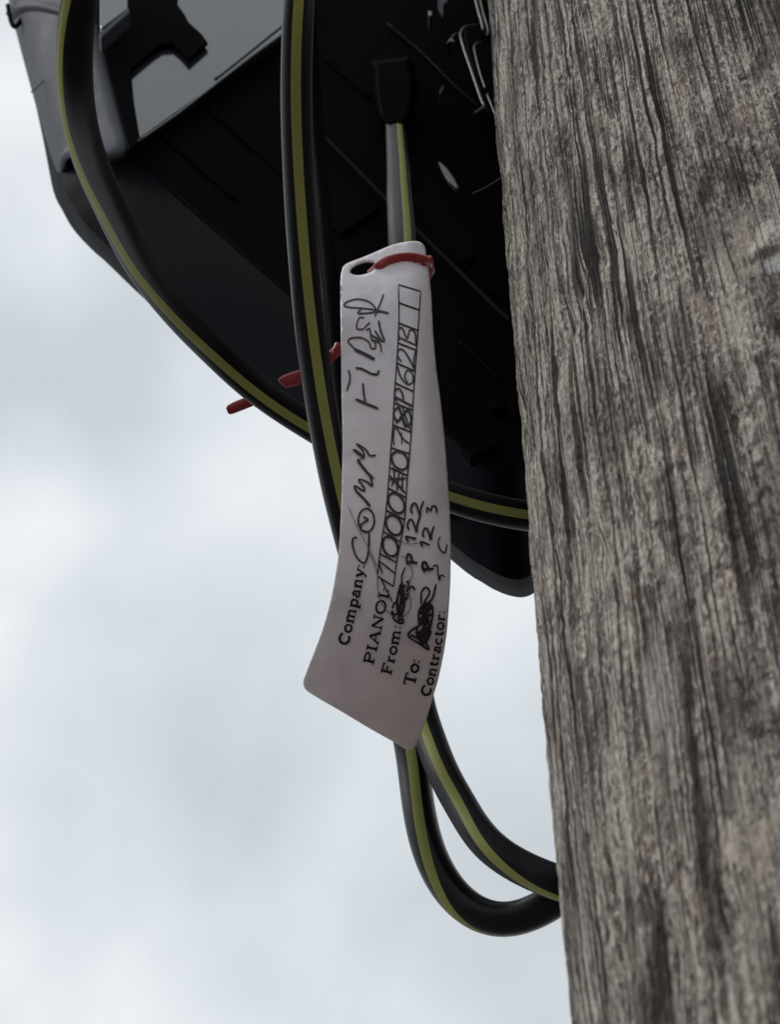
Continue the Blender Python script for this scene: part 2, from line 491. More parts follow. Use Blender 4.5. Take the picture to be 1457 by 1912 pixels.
# the tagged cable: out of the box, behind the tag, short loop to the pole
cC = tube('fibre_cable', [
    (731, 140, 2.00, 26, 0.74), (735, 185, 1.91, 26, 0.76), (738, 225, 1.83, 24, 0.80), (744, 330, 1.66, 26, 0.90), (750, 450, 1.515, 26), (757, 600, 1.455, 20), (762, 780, 1.41, 15), (764, 960, 1.40, 5),
    (768, 1120, 1.40, 0), (775, 1240, 1.39, -4), (783, 1316, 1.375, -6), (803, 1375, 1.36, -6), (829, 1445, 1.335, -4), (861, 1500, 1.32, -2), (892, 1555, 1.30, -4, 1.02), (936, 1598, 1.285, -18, 1.03), (996, 1630, 1.275, -44, 1.04),
    (1050, 1650, 1.265, -60, 1.05), (1105, 1662, 1.265, -66, 1.05), (1180, 1660, 1.28, -70, 1.05)], None, [M_MATTE, M_STRIPE], stripe_half=17)
tag(cC, 'black striped cable coming out of the box and carrying the white tag', 'cable')
# plain dark drop cable just behind the middle one
cD = tube('drop_cable', [
    (560, -330, 1.62), (572, -60, 1.60), (585, 150, 1.60), (600, 350, 1.56), (614, 500, 1.52), (630, 650, 1.49), (648, 800, 1.47), (672, 930, 1.46),
    (720, 985, 1.465), (790, 990, 1.49), (850, 940, 1.56), (900, 860, 1.64)], None, M_BLACK, stripe=False, radius=0.0036)
tag(cD, 'thin plain black cable hanging just behind the middle striped cable', 'cable')


# ------------------------------------------------------------------ splice closure (the black box)
def loft(rings_xyz, close_first=True):
    V, F = [], []
    m = len(rings_xyz[0])
    for r in rings_xyz: V += r
    for k in range(len(rings_xyz) - 1):
        for i in range(m):
            i2 = (i + 1) % m
            F.append((k * m + i, k * m + i2, (k + 1) * m + i2, (k + 1) * m + i))
    if close_first: F.append(tuple(range(m))[::-1])
    F.append(tuple(range((len(rings_xyz) - 1) * m, len(rings_xyz) * m)))
    return V, F


def bevelmod(o, w, seg=3):
    md = o.modifiers.new('bevel', 'BEVEL'); md.width = w; md.segments = seg; md.limit_method = 'ANGLE'; md.angle_limit = math.radians(25)
    return o


def prism(name, px, Y0, Y1, mat, parent, bev=0.001, closed=True):
    """plate with the outline px (photo pixels at plane Y0), standing upright, going back to Y1"""
    f = [WY(x, y, Y0) for x, y in px]
    k = [Vector((p.x, p.y + (Y1 - Y0), p.z)) for p in f]
    V, F = loft([f, k])
    o = mesh(name, V, F, mat, parent, smooth=False)
    if bev: bevelmod(o, bev)
    return o


box = empty('splice_closure', (-0.05, 0.72, 3.2))
tag(box, 'black plastic fibre splice box with grey side cover fixed behind the pole', 'junction box')

outer = [(-75, -420), (-20, -180), (25, 25), (58, 160), (84, 280), (99, 357), (117, 395), (137, 429), (171, 466), (206, 497), (275, 563), (395, 660), (600, 826),
         (840, 1043), (905, 1090), (930, 1104), (955, 1113), (980, 1115), (1003, 1104), (1040, 1075), (1110, 1010), (1115, 400), (1110, -420)]
inner = [(60, -420), (110, -180), (175, 40), (198, 130), (222, 225), (236, 272), (246, 288), (262, 306), (300, 342), (345, 384), (450, 475), (600, 606),
         (800, 782), (870, 842), (895, 862), (915, 874), (935, 880), (958, 872), (975, 850), (985, 800), (985, 400), (965, -420)]
outer_d = [tuple(p) for p in catmull(outer, 4)]
inner_d = [tuple(p) for p in catmull(inner, 4)]
rA = [WY(x, y, 0.695) for x, y in inner_d]
rM = []
for (x0_, y0_), (x1_, y1_) in zip(inner_d, outer_d):
    f_ = 0.86
    rM.append(WY(x0_ + (x1_ - x0_) * f_, y0_ + (y1_ - y0_) * f_, 0.745))
rB = [WY(x, y, 0.775) for x, y in outer_d]
rB2 = [WY(600 + (x - 600) * 0.998, 200 + (y - 200) * 0.998, 0.79) for x, y in outer_d]
rC = [WY(600 + (x - 600) * 0.93, 200 + (y - 200) * 0.93, 0.93) for x, y in outer_d]
V, F = loft([rA, rM, rB, rB2, rC])
hs = mesh('housing', V, F, [M_BLACK, M_BLACK2], box, smooth=True, fmat=[0] * (len(F) - 2) + [1, 0])
hs.data.materials[0] = M_BAND = plastic('blue_black_plastic', (0.0042, 0.0052, 0.0080), 0.5, 0.011, 0.3, 600, 0.008)
for p_ in hs.data.polygons:
    if len(p_.vertices) > 4: p_.use_smooth = False
bevelmod(hs, 0.004, 3)

# grey side cover: curved shell over the side
so = [(-78, -420), (-24, -180), (20, 20), (20, 24), (56, 160), (84, 258), (104, 318), (116, 334)]
si = [(75, -420), (122, -180), (176, 30), (178, 40), (205, 150), (224, 228), (236, 274), (196, 292)]
V, F = [], []
ns = 10
rows = list(range(len(so)))
so_d = catmull(so, 4); si_d = catmull(si, 4)
for a_, b_ in zip(so_d, si_d):
    po = WY(a_[0], a_[1], 0.754); pi = WY(b_[0], b_[1], 0.686)
    for k in range(ns + 1):
        t_ = k / ns
        p = po.lerp(pi, t_)
        bul = math.sin(math.pi * t_) * 0.010
        p = p + Vector((-bul, -bul, 0))
        V.append(p)
m = ns + 1
for j in range(len(so_d) - 1):
    for k in range(ns):
        F.append((j * m + k, j * m + k + 1, (j + 1) * m + k + 1, (j + 1) * m + k))
sc_ = mesh('side_cover', V, F, M_GREY, box)
md = sc_.modifiers.new('solid', 'SOLIDIFY'); md.thickness = 0.004; md.offset = 1


def ribbon_tube(name, pts, Y, r, mat, parent, n=6, dY=0.0):
    """thin rod through photo pixels in the plane Y"""
    D = catmull([tuple(WY(x, y, Y + dY * i)) for i, (x, y) in enumerate(pts)], n)
    V, F = [], []; s = 10
    for k, d in enumerate(D):
        p = Vector(d); a = Vector(D[max(k - 1, 0)]); b_ = Vector(D[min(k + 1, len(D) - 1)])
        T = (b_ - a).normalized(); v = CAM - p; v = (v - T * v.dot(T)).normalized(); q = v.cross(T)
        for i in range(s):
            an = 2 * math.pi * i / s
            V.append(p + (v * math.cos(an) + q * math.sin(an)) * r)
    for k in range(len(D) - 1):
        for i in range(s):
            F.append((k * s + i, k * s + (i + 1) % s, (k + 1) * s + (i + 1) % s, (k + 1) * s + i))
    F.append(tuple(range(s))[::-1]); F.append(tuple(range((len(D) - 1) * s, len(D) * s)))
    return mesh(name, V, F, mat, parent)


# the collar above the cover, with a dark rod put in for the black gap
ribbon_tube('dark_gap', [(14, 10), (20, 40), (28, 50), (40, 36), (62, 2), (90, -60)], 0.735, 0.0016, M_BLACK2, box)
ribbon_tube('seam', [(58, 172), (80, 152), (108, 128), (140, 104)], 0.722, 0.0005, M_EDGE_HILITE, box)
ribbon_tube('seam', [(86, -40), (94, 20), (104, 62), (116, 120)], 0.712, 0.0004, M_PANEL, box)

# reflective inspection window with a black hooked plate standing in for dark shapes of its reflection
prism('window_panel', [(228, -60), (330, -120), (560, -120), (548, 36), (520, 74), (258, 260), (240, 230), (222, 60)], 0.688, 0.694, M_PANEL, box, 0.001)
prism('dark_reflection', [(168, -60), (334, -60), (330, 5), (345, 26), (352, 40), (376, 62), (388, 78), (352, 110), (336, 92), (322, 80), (302, 82), (282, 96), (244, 128), (250, 190), (262, 262), (240, 280),
                (222, 210), (200, 130), (182, 60)], 0.684, 0.6865, M_BLACK2, box, 0.0008)
prism('hinge_block', [(186, 48), (186, -40), (232, -40), (238, 2), (238, 16), (190, 52)], 0.668, 0.676, M_PANEL, box, 0.0008)
prism('hinge_pin', [(184, 62), (240, 14), (242, 22), (188, 70)], 0.666, 0.676, M_GREY, box, 0.0006)
ribbon_tube('window_rim_highlight', [(402, 148), (440, 118), (490, 78), (545, 34)], 0.683, 0.0011, M_EDGE_HILITE, box)  # rods along the panel rim stand in for bright reflected streaks
ribbon_tube('window_rim_highlight', [(258, 264), (330, 214), (400, 160), (470, 106), (530, 62), (580, 20)], 0.684, 0.0009, M_EDGE_HILITE, box)
# housing ribs and moulded details in the dark face
ribbon_tube('rib', [(262, 300), (345, 376), (450, 468), (600, 598), (800, 774), (900, 862)], 0.693, 0.0014, M_BLACK2, box)
ribbon_tube('rib', [(590, 240), (680, 330), (780, 430), (900, 548), (960, 606)], 0.691, 0.0015, M_BLACK, box)
ribbon_tube('rib', [(725, 45), (790, 100), (850, 160), (900, 205)], 0.693, 0.0012, M_BLACK, box)
prism('moulded_pad', [(604, 402), (650, 366), (712, 384), (690, 402), (640, 436)], 0.6925, 0.699, M_BLACK2, box, 0.001)
prism('moulded_pad', [(840, 800), (900, 790), (935, 830), (880, 850)], 0.6925, 0.699, M_BLACK2, box, 0.001)
for (xa, ya, xb, yb) in [(300, 250, 440, 372), (380, 196, 560, 352), (610, 110, 690, 182), (850, 480, 930, 552), (560, 470, 640, 540), (860, 640, 940, 712)]:
    ribbon_tube('rib', [(xa, ya), ((xa + xb) / 2, (ya + yb) / 2), (xb, yb)], 0.694, 0.0010, M_BLACK2, box)
for (sx_, sy_) in [(560, 290), (870, 470), (930, 750)]:
    prism('screw_boss', [(sx_ + 15 * math.cos(a), sy_ + 13 * math.sin(a)) for a in np.linspace(0, 2 * math.pi, 20, endpoint=False)], 0.691, 0.699, M_BLACK2, box, 0.0008)
ribbon_tube('latch_edge_highlight', [(836, 82), (848, 66), (858, 62)], 0.688, 0.0007, M_EDGE_HILITE, box)  # rod in place of a highlight on the latch edge
# latches, and an added socket where the tagged cable fades into shadow
prism('latch', [(866, 52), (900, 40), (930, 60), (940, 180), (915, 215), (904, 198), (872, 92)], 0.680, 0.690, M_BLACK2, box, 0.0015)
prism('latch', [(876, -60), (925, -60), (925, 60), (906, 62)], 0.678, 0.690, M_BLACK2, box, 0.0015)
HP = [(702, 120), (760, 112), (770, 150), (766, 200), (756, 226), (722, 230), (712, 218), (704, 170)]
V, F = loft([[WY(x, y, 0.662) for x, y in HP], [WY(735 + (x - 735) * 1.3, 170 + (y - 170) * 1.15, 0.700) for x, y in HP]])
bevelmod(mesh('added_cable_socket', V, F, M_BLACK2, box, smooth=False), 0.0015)  # black socket added in place of the shadow over the cable's end
# screws and clips next to the pole
prism('clip', [(818, 300), (826, 318), (838, 338), (852, 350), (858, 351), (850, 334), (836, 314), (824, 303)], 0.688, 0.691, M_EDGE_HILITE, box, 0.0006)
prism('clip', [(820, 172), (827, 158), (829, 164), (822, 176)], 0.680, 0.690, M_GREY, box, 0.0004)
prism('clip', [(818, -10), (836, -10), (836, 4), (828, 6)], 0.680, 0.690, M_GREY, box, 0.0004)
prism('clip', [(800, 20), (806, 20), (808, 27), (802, 30)], 0.680, 0.690, M_EDGE_HILITE, box, 0.0004)
prism('clip', [(836, 80), (844, 70), (850, 78), (842, 76)], 0.680, 0.690, M_EDGE_HILITE, box, 0.0004)
ribbon_tube('latch_edge_highlight', [(892, 46), (872, 49), (862, 58), (861, 70), (868, 95), (880, 130), (892, 165), (900, 188), (904, 196), (900, 202), (886, 212)], 0.676, 0.0007, M_EDGE_HILITE, box)  # these rods stand in for light caught along the latch edges
ribbon_tube('latch_edge_highlight', [(900, 78), (892, 80), (886, 88), (890, 110), (898, 140), (907, 166)], 0.676, 0.0005, M_EDGE_HILITE, box)
ribbon_tube('latch_edge_highlight', [(884, -20), (892, 14), (900, 42), (903, 57)], 0.676, 0.0008, M_EDGE_HILITE, box)
ribbon_tube('latch_edge_highlight', [(893, -20), (902, 20), (910, 48), (912, 60), (909, 67)], 0.676, 0.0006, M_EDGE_HILITE, box)
ribbon_tube('latch_edge_highlight', [(910, 176), (918, 196), (926, 216)], 0.676, 0.0005, M_EDGE_HILITE, box)
ribbon_tube('rim_edge', [(884, 362), (905, 352), (925, 340), (945, 326)], 0.688, 0.0005, M_EDGE_HILITE, box)
# mounting bracket to the pole
o = prism('mounting_bracket', [(1060, 500), (1200, 500), (1200, 300), (1060, 300)], 0.735, 0.745, M_BLACK2, box, 0.001)


# ------------------------------------------------------------------ the tag
def interp(tab, y):
    xs = [t_[0] for t_ in tab]; ys = [t_[1] for t_ in tab]
    return float(np.interp(y, xs, ys))


# smooth depth profile down the tag
_dy = np.array([430, 455, 480, 520, 600, 720, 850, 1000, 1150, 1300, 1420], float)
_dd = np.array([1.470, 1.452, 1.436, 1.418, 1.396, 1.366, 1.340, 1.320, 1.312, 1.322, 1.345])
_fit = np.polyfit((_dy - 900) / 500, _dd, 5)
LEFT = [(455, 640), (640, 637), (850, 640), (1000, 635), (1090, 625), (1180, 600), (1275, 568), (1420, 520)]
RIGHT = [(455, 792), (500, 803), (620, 808), (750, 822), (850, 832), (1000, 841), (1080, 841), (1200, 832), (1310, 806), (1420, 772)]


def tag_depth(x, y):
    d = float(np.polyval(_fit, (y - 900) / 500))
    xr = interp(RIGHT, y); xl = interp(LEFT, y)
    a = max(0.0, x - (xr - 44)) / 44.0
    up_ = min(1.0, max(0.0, (1120 - y) / 420.0))
    d += 0.013 * a * a * up_                     # free edge rolled back
    c = (x - 0.5 * (xl + xr)) / 100.0
    d += 0.0028 * c * c                          # gentle dish
    d -= 0.006 * c * min(1, max(0, (y - 950) / 350.0))   # twist of the low end
    # pinch pulled in by the tie
    d += 0.004 * math.exp(-(((x - 765) / 40) ** 2 + ((y - 492) / 22) ** 2))
    d -= 0.003 * math.exp(-(((x - 735) / 30) ** 2 + ((y - 545) / 40) ** 2))
    return d


def TP(x, y, off=0.0):
    return W(x, y, tag_depth(x, y) - off)


def smooth_closed(pts, n=6):
    P = pts
    out = []
    N = len(P)
    for i in range(N):
        p0, p1, p2, p3 = [np.array(P[(i + k) % N], float) for k in (-1, 0, 1, 2)]
        for k in range(n):
            t_ = k / n
            out.append(tuple(0.5 * ((2 * p1) + (-p0 + p2) * t_ + (2 * p0 - 5 * p1 + 4 * p2 - p3) * t_ ** 2 + (-p0 + 3 * p1 - 3 * p2 + p3) * t_ ** 3)))
    return out


tag_out = [(636, 530), (639, 505), (641, 499), (650, 492), (676, 482), (700, 472), (728, 460), (750, 454), (772, 451), (784, 453), (793, 462), (796, 480), (801, 515), (805, 560), (808, 620), (814, 690), (822, 750), (829, 815),
           (834, 880), (839, 950), (841, 1010), (841, 1080), (838, 1140), (832, 1200), (820, 1262), (806, 1310), (794, 1350), (781, 1384), (776, 1394), (768, 1399),
           (758, 1398), (738, 1386), (690, 1359), (640, 1329), (600, 1306), (576, 1291), (569, 1283), (567, 1272), (573, 1254), (600, 1184), (616, 1130), (626, 1080), (633, 1030), (637, 960), (639, 900), (640, 820), (638, 740), (637, 640)]
tag_out = smooth_closed(tag_out, 5)
hole = [(679 + 25 * math.cos(a) * 1.0 - 2 * math.sin(a), 502 + 12 * math.sin(a) - 4.5 * math.cos(a)) for a in np.linspace(0, 2 * math.pi, 40, endpoint=False)]


def inpoly(x, y, P):
    c = False; j = len(P) - 1
    for i in range(len(P)):
        xi, yi = P[i]; xj, yj = P[j]
        if (yi > y) != (yj > y) and x < (xj - xi) * (y - yi) / (yj - yi) + xi: c = not c
        j = i
    return c


tagE = empty('cable_tag', tuple(TP(720, 500)))
tag(tagE, 'long white plastic cable tag with black handwriting hanging from a red tie', 'tag')
pts = [Vector(p) for p in tag_out] + [Vector(p) for p in hole]
nO, nH = len(tag_out), len(hole)
edges = [(i, (i + 1) % nO) for i in range(nO)] + [(nO + i, nO + (i + 1) % nH) for i in range(nH)]
for yy in np.arange(450, 1400, 5.0):
    for xx in np.arange(566, 846, 5.0):
        x_ = xx + (2.5 if int(yy / 5) % 2 else 0)
        if inpoly(x_, yy, tag_out) and not inpoly(x_, yy, hole):
            if min((x_ - a) ** 2 + (yy - b_) ** 2 for a, b_ in tag_out) > 9 and min((x_ - a) ** 2 + (yy - b_) ** 2 for a, b_ in hole) > 12:
                pts.append(Vector((x_, yy)))
vs, es, fs, *_r = delaunay_2d_cdt(pts, edges, [], 0, 1e-4)
ff = []
for f in fs:
    cx_ = sum(vs[i][0] for i in f) / len(f); cy_ = sum(vs[i][1] for i in f) / len(f)
    if inpoly(cx_, cy_, tag_out) and not inpoly(cx_, cy_, hole): ff.append(tuple(f))
sheet = mesh('sheet', [TP(v[0], v[1]) for v in vs], ff, M_TAG, tagE)
md = sheet.modifiers.new('solid', 'SOLIDIFY'); md.thickness = 0.0006; md.offset = 0

_k = [0]


def strokes_mesh(name, strokes, mat, parent, off=0.0008):
    """strokes: list of (points in photo pixels, half width px, smooth?)"""
    V, F = [], []
    for P, hw, sm in strokes:
        if sm and len(P) > 2: P = [tuple(p) for p in catmull(P, 6)]
        else:
            Q = []
            for a, b_ in zip(P[:-1], P[1:]):
                k_ = max(1, int(math.hypot(b_[0] - a[0], b_[1] - a[1]) / 8))
                for i in range(k_): Q.append((a[0] + (b_[0] - a[0]) * i / k_, a[1] + (b_[1] - a[1]) * i / k_))
            Q.append(P[-1]); P = Q
        _k[0] += 1
        of = off + 1.2e-6 * _k[0]
        b0 = len(V)
        N = len(P)
        for i, p in enumerate(P):
            a = P[max(i - 1, 0)]; c = P[min(i + 1, N - 1)]
            dx, dy = c[0] - a[0], c[1] - a[1]; L = math.hypot(dx, dy) or 1
            nx, ny = -dy / L, dx / L
            w = hw * (1.02 if sm else 1.45) * (1 + 0.18 * noise.noise(Vector((p[0] * 0.12, p[1] * 0.12, _k[0] * 3.1))))
            if sm and (i == 0 or i == N - 1): w *= 0.55
            V.append(TP(p[0] - nx * w, p[1] - ny * w, of)); V.append(TP(p[0] + nx * w, p[1] + ny * w, of))
        for i in range(N - 1):
            F.append((b0 + 2 * i, b0 + 2 * i + 1, b0 + 2 * i + 3, b0 + 2 * i + 2))
    return mesh(name, V, F, mat, parent)


# --- serif lettering built from strokes. unit: cap height 1, (x right, y up). T thick, t thin
T_, t_n = 0.085, 0.05


def arc(cx, cy, rx, ry, a0, a1, n=14):
    return [(cx + rx * math.cos(math.radians(a0 + (a1 - a0) * i / n)), cy + ry * math.sin(math.radians(a0 + (a1 - a0) * i / n))) for i in range(n + 1)]


GL = {
    'C': (0.82, [(arc(0.42, 0.5, 0.34, 0.48, 50, 310), T_), ([(0.70, 0.98), (0.70, 0.68)], t_n)]),
    'P': (0.76, [([(0.2, 0), (0.2, 1)], T_), ([(0.05, 0), (0.38, 0)], t_n), ([(0.05, 0.98), (0.3, 0.98)], t_n), ([(0.2, 0.98)] + arc(0.42, 0.74, 0.24, 0.24, 85, -85) + [(0.2, 0.48)], T_ * 0.8)]),
    'I': (0.42, [([(0.2, 0), (0.2, 1)], T_), ([(0.05, 0), (0.36, 0)], t_n), ([(0.05, 0.98), (0.36, 0.98)], t_n)]),
    'A': (0.86, [([(0.42, 1), (0.74, 0)], T_), ([(0.42, 1), (0.12, 0)], t_n), ([(0.22, 0.34), (0.62, 0.34)], t_n), ([(0.0, 0), (0.25, 0)], t_n), ([(0.6, 0), (0.86, 0)], t_n)]),
    'N': (0.9, [([(0.16, 1), (0.72, 0)], T_), ([(0.16, 0), (0.16, 1)], t_n), ([(0.72, 0), (0.72, 1)], t_n), ([(0.04, 0), (0.3, 0)], t_n), ([(0.58, 0.98), (0.86, 0.98)], t_n)]),
    'O': (0.9, [(arc(0.44, 0.5, 0.36, 0.48, 0, 360, 24), T_ * 0.9)]),
    'F': (0.76, [([(0.2, 0), (0.2, 1)], T_), ([(0.05, 0), (0.38, 0)], t_n), ([(0.05, 0.98), (0.68, 0.98), (0.68, 0.78)], t_n * 1.2), ([(0.2, 0.52), (0.5, 0.52)], t_n), ([(0.5, 0.4), (0.5, 0.66)], t_n)]),
    'T': (0.82, [([(0.4, 0), (0.4, 1)], T_), ([(0.24, 0), (0.58, 0)], t_n), ([(0.06, 0.76), (0.06, 0.98), (0.74, 0.98), (0.74, 0.76)], t_n * 1.2)]),
    'o': (0.64, [(arc(0.31, 0.33, 0.24, 0.32, 0, 360, 20), T_ * 0.85)]),
    'm': (1.04, [([(0.16, 0), (0.16, 0.64)], T_), ([(0.16, 0.5)] + arc(0.34, 0.48, 0.15, 0.17, 150, 0) + [(0.49, 0)], T_ * 0.85), ([(0.5, 0.5)] + arc(0.68, 0.48, 0.15, 0.17, 150, 0) + [(0.83, 0)], T_ * 0.85),
                 ([(0.04, 0), (0.28, 0)], t_n), ([(0.38, 0), (0.6, 0)], t_n), ([(0.72, 0), (0.96, 0)], t_n), ([(0.04, 0.63), (0.16, 0.63)], t_n)]),
    'n': (0.72, [([(0.16, 0), (0.16, 0.64)], T_), ([(0.16, 0.5)] + arc(0.35, 0.48, 0.16, 0.17, 150, 0) + [(0.51, 0)], T_ * 0.85), ([(0.04, 0), (0.28, 0)], t_n), ([(0.40, 0), (0.64, 0)], t_n), ([(0.04, 0.63), (0.16, 0.63)], t_n)]),
    'p': (0.70, [([(0.16, -0.3), (0.16, 0.64)], T_), (arc(0.35, 0.32, 0.21, 0.31, 150, -150), T_ * 0.85), ([(0.04, -0.3), (0.32, -0.3)], t_n), ([(0.04, 0.63), (0.16, 0.63)], t_n)]),
    'a': (0.62, [([(0.12, 0.5)] + arc(0.28, 0.48, 0.15, 0.16, 130, 0) + [(0.43, 0.08), (0.56, 0.02)], T_ * 0.85), (arc(0.24, 0.18, 0.17, 0.17, 60, 330), T_ * 0.75)]),
    'y': (0.66, [([(0.12, 0.63), (0.34, 0.02)], T_), ([(0.56, 0.63), (0.34, 0.02), (0.22, -0.26), (0.08, -0.24)], t_n * 1.1), ([(0.02, 0.63), (0.24, 0.63)], t_n), ([(0.46, 0.63), (0.66, 0.63)], t_n)]),
    'r': (0.54, [([(0.16, 0), (0.16, 0.64)], T_), ([(0.16, 0.42), (0.28, 0.60), (0.42, 0.62), (0.46, 0.54)], T_ * 0.8), ([(0.04, 0), (0.32, 0)], t_n), ([(0.04, 0.63), (0.16, 0.63)], t_n)]),
    't': (0.46, [([(0.18, 0.86), (0.18, 0.12), (0.26, 0.02), (0.40, 0.06)], T_), ([(0.04, 0.62), (0.38, 0.62)], t_n)]),
    'c': (0.60, [(arc(0.30, 0.32, 0.23, 0.31, 50, 315), T_ * 0.85)]),
    ':': (0.34, [([(0.12, 0.02), (0.12, 0.14)], 0.08), ([(0.12, 0.50), (0.12, 0.62)], 0.08)]),
}
HAND = {
    '1': (0.5, [([(0.1, 0.7), (0.32, 1.0), (0.30, 0.5), (0.26, 0.0)], 1)]),
    '2': (0.7, [([(0.08, 0.75), (0.25, 0.98), (0.5, 0.9), (0.5, 0.6), (0.2, 0.2), (0.05, 0.02), (0.35, 0.08), (0.72, 0.0)], 1)]),
    'P': (0.7, [([(0.2, 0.95), (0.16, 0.5), (0.12, 0.0)], 1.3), ([(0.05, 0.85), (0.3, 1.0), (0.55, 0.85), (0.48, 0.6), (0.18, 0.48)], 1.2)]),
    'z': (0.7, [([(0.05, 0.95), (0.4, 1.0), (0.25, 0.62), (0.5, 0.55), (0.55, 0.25), (0.3, 0.05), (0.15, 0.15)], 0.9)]),
    '0': (0.8, [(arc(0.42, 0.47, 0.36, 0.46, 100, 480, 18), 1.5)]),
    '6': (0.7, [([(0.62, 0.95), (0.3, 0.75), (0.12, 0.35), (0.3, 0.05), (0.6, 0.12), (0.62, 0.4), (0.35, 0.5), (0.14, 0.3)], 1)]),
    'B': (0.8, [([(0.15, 0.0), (0.22, 1.0)], 1), ([(0.1, 0.9), (0.5, 1.0), (0.66, 0.8), (0.3, 0.52), (0.7, 0.4), (0.66, 0.1), (0.1, 0.02)], 1)]),
    '7': (0.7, [([(0.05, 0.85), (0.35, 0.92), (0.68, 0.85), (0.4, 0.4), (0.3, 0.0)], 1), ([(0.2, 0.42), (0.6, 0.5)], 1)]),
    'H': (0.8, [([(0.1, 0.0), (0.5, 1.0)], 1.4), ([(0.7, 0.0), (0.3, 1.0)], 1.3), ([(0.0, 0.5), (0.8, 0.45)], 1.3), ([(0.1, 0.2), (0.8, 0.25)], 1.1), ([(0.1, 0.8), (0.55, 0.7), (0.9, 0.8)], 1.1)]),
    '8': (0.8, [([(0.5, 0.5), (0.15, 0.75), (0.4, 1.0), (0.7, 0.75), (0.4, 0.5), (0.12, 0.2), (0.4, 0.0), (0.75, 0.2), (0.5, 0.5)], 1.4), ([(0.0, 0.3), (0.9, 0.8)], 1.2), ([(0.05, 0.85), (0.9, 0.1)], 1.3), ([(0.0, 0.0), (0.8, 0.55)], 1)]),
}


def lay_text(s, base, cap, font=GL, hand=False, fit=True, hw=1.5):
    """text along the baseline px polyline; 'up' of the letters is 90 deg to the viewer's left of the running direction"""
    B = catmull(base, 12)
    seg = [0]
    for a, b_ in zip(B[:-1], B[1:]): seg.append(seg[-1] + math.hypot(*(b_ - a)))
    tot = seg[-1]
    adv = sum(font[c][0] for c in s)
    k = tot / adv if fit else cap
    out = []; x0 = 0

    def at(u):
        x = float(np.interp(u, seg, [p[0] for p in B])); y = float(np.interp(u, seg, [p[1] for p in B]))
        u2 = min(tot, u + 4); u1 = max(0, u - 4)
        dx = float(np.interp(u2, seg, [p[0] for p in B]) - np.interp(u1, seg, [p[0] for p in B])); dy = float(np.interp(u2, seg, [p[1] for p in B]) - np.interp(u1, seg, [p[1] for p in B]))
        L = math.hypot(dx, dy) or 1
        return x, y, dx / L, dy / L
    for c in s:
        w, st = font[c]
        bx, by, ex, ey = at((x0 + w / 2) * k)
        ux, uy = ey, -ex                       # running up the picture (ey<0): letters' up points left
        for P, th in st:
            Q = []
            for (gx, gy) in P:
                a = (gx - w / 2) * k
                Q.append((bx + ex * a + ux * gy * cap, by + ey * a + uy * gy * cap))
            out.append((Q, (hw * th) if hand else th * cap, hand))
        x0 += w
    return out


def z3(P): return [(560 + x * .23335, 430 + y * .23335) for x, y in P]
def z4(P): return [(540 + x * .23335, 780 + y * .23335) for x, y in P]
def z5(P): return [(540 + x * .2471, 1030 + y * .2471) for x, y in P]


printed = []
printed += lay_text('Company:', [(650, 1206), (661, 1155), (673, 1104), (682, 1052)], 19)
printed += lay_text('PIANOI:', [(696, 1243), (707, 1195), (717, 1150), (728, 1096)], 18)
printed += lay_text('From:', [(729, 1262), (741, 1215), (750, 1166)], 18)
printed += lay_text('To:', [(773, 1283), (780, 1255), (786, 1230)], 20)
printed += lay_text('Contractor:', [(802, 1302), (815, 1252), (825, 1200), (832, 1138)], 17)
# number grid
Lx = [(531, 744.4), (593, 745.5), (663, 742), (733, 737), (792, 734), (827, 731), (885, 727), (955, 721), (1002, 714), (1037, 709), (1076, 705)]
Rx = [(544, 786), (605, 782), (675, 777), (745, 772), (799, 769), (850, 765), (897, 760.6), (967, 756), (1013, 748), (1048, 741), (1095, 735)]
printed.append(([(x, y) for y, x in Lx], 1.15, True))
printed.append(([(x, y) for y, x in Rx], 1.15, True))
divL = [531.5, 565, 603, 640, 677.5, 715, 752, 793, 836, 873, 911, 953, 992, 1034, 1076]
divR = [544, 579, 617, 654, 693, 731, 766, 807, 847, 888, 929, 970, 1012, 1050, 1095]
for a, b_ in zip(divL, divR):
    printed.append(([(interp(Lx, a), a), (interp(Rx, b_), b_)], 1.0, False))
strokes_mesh('printed_lettering', printed, M_INK, tagE)

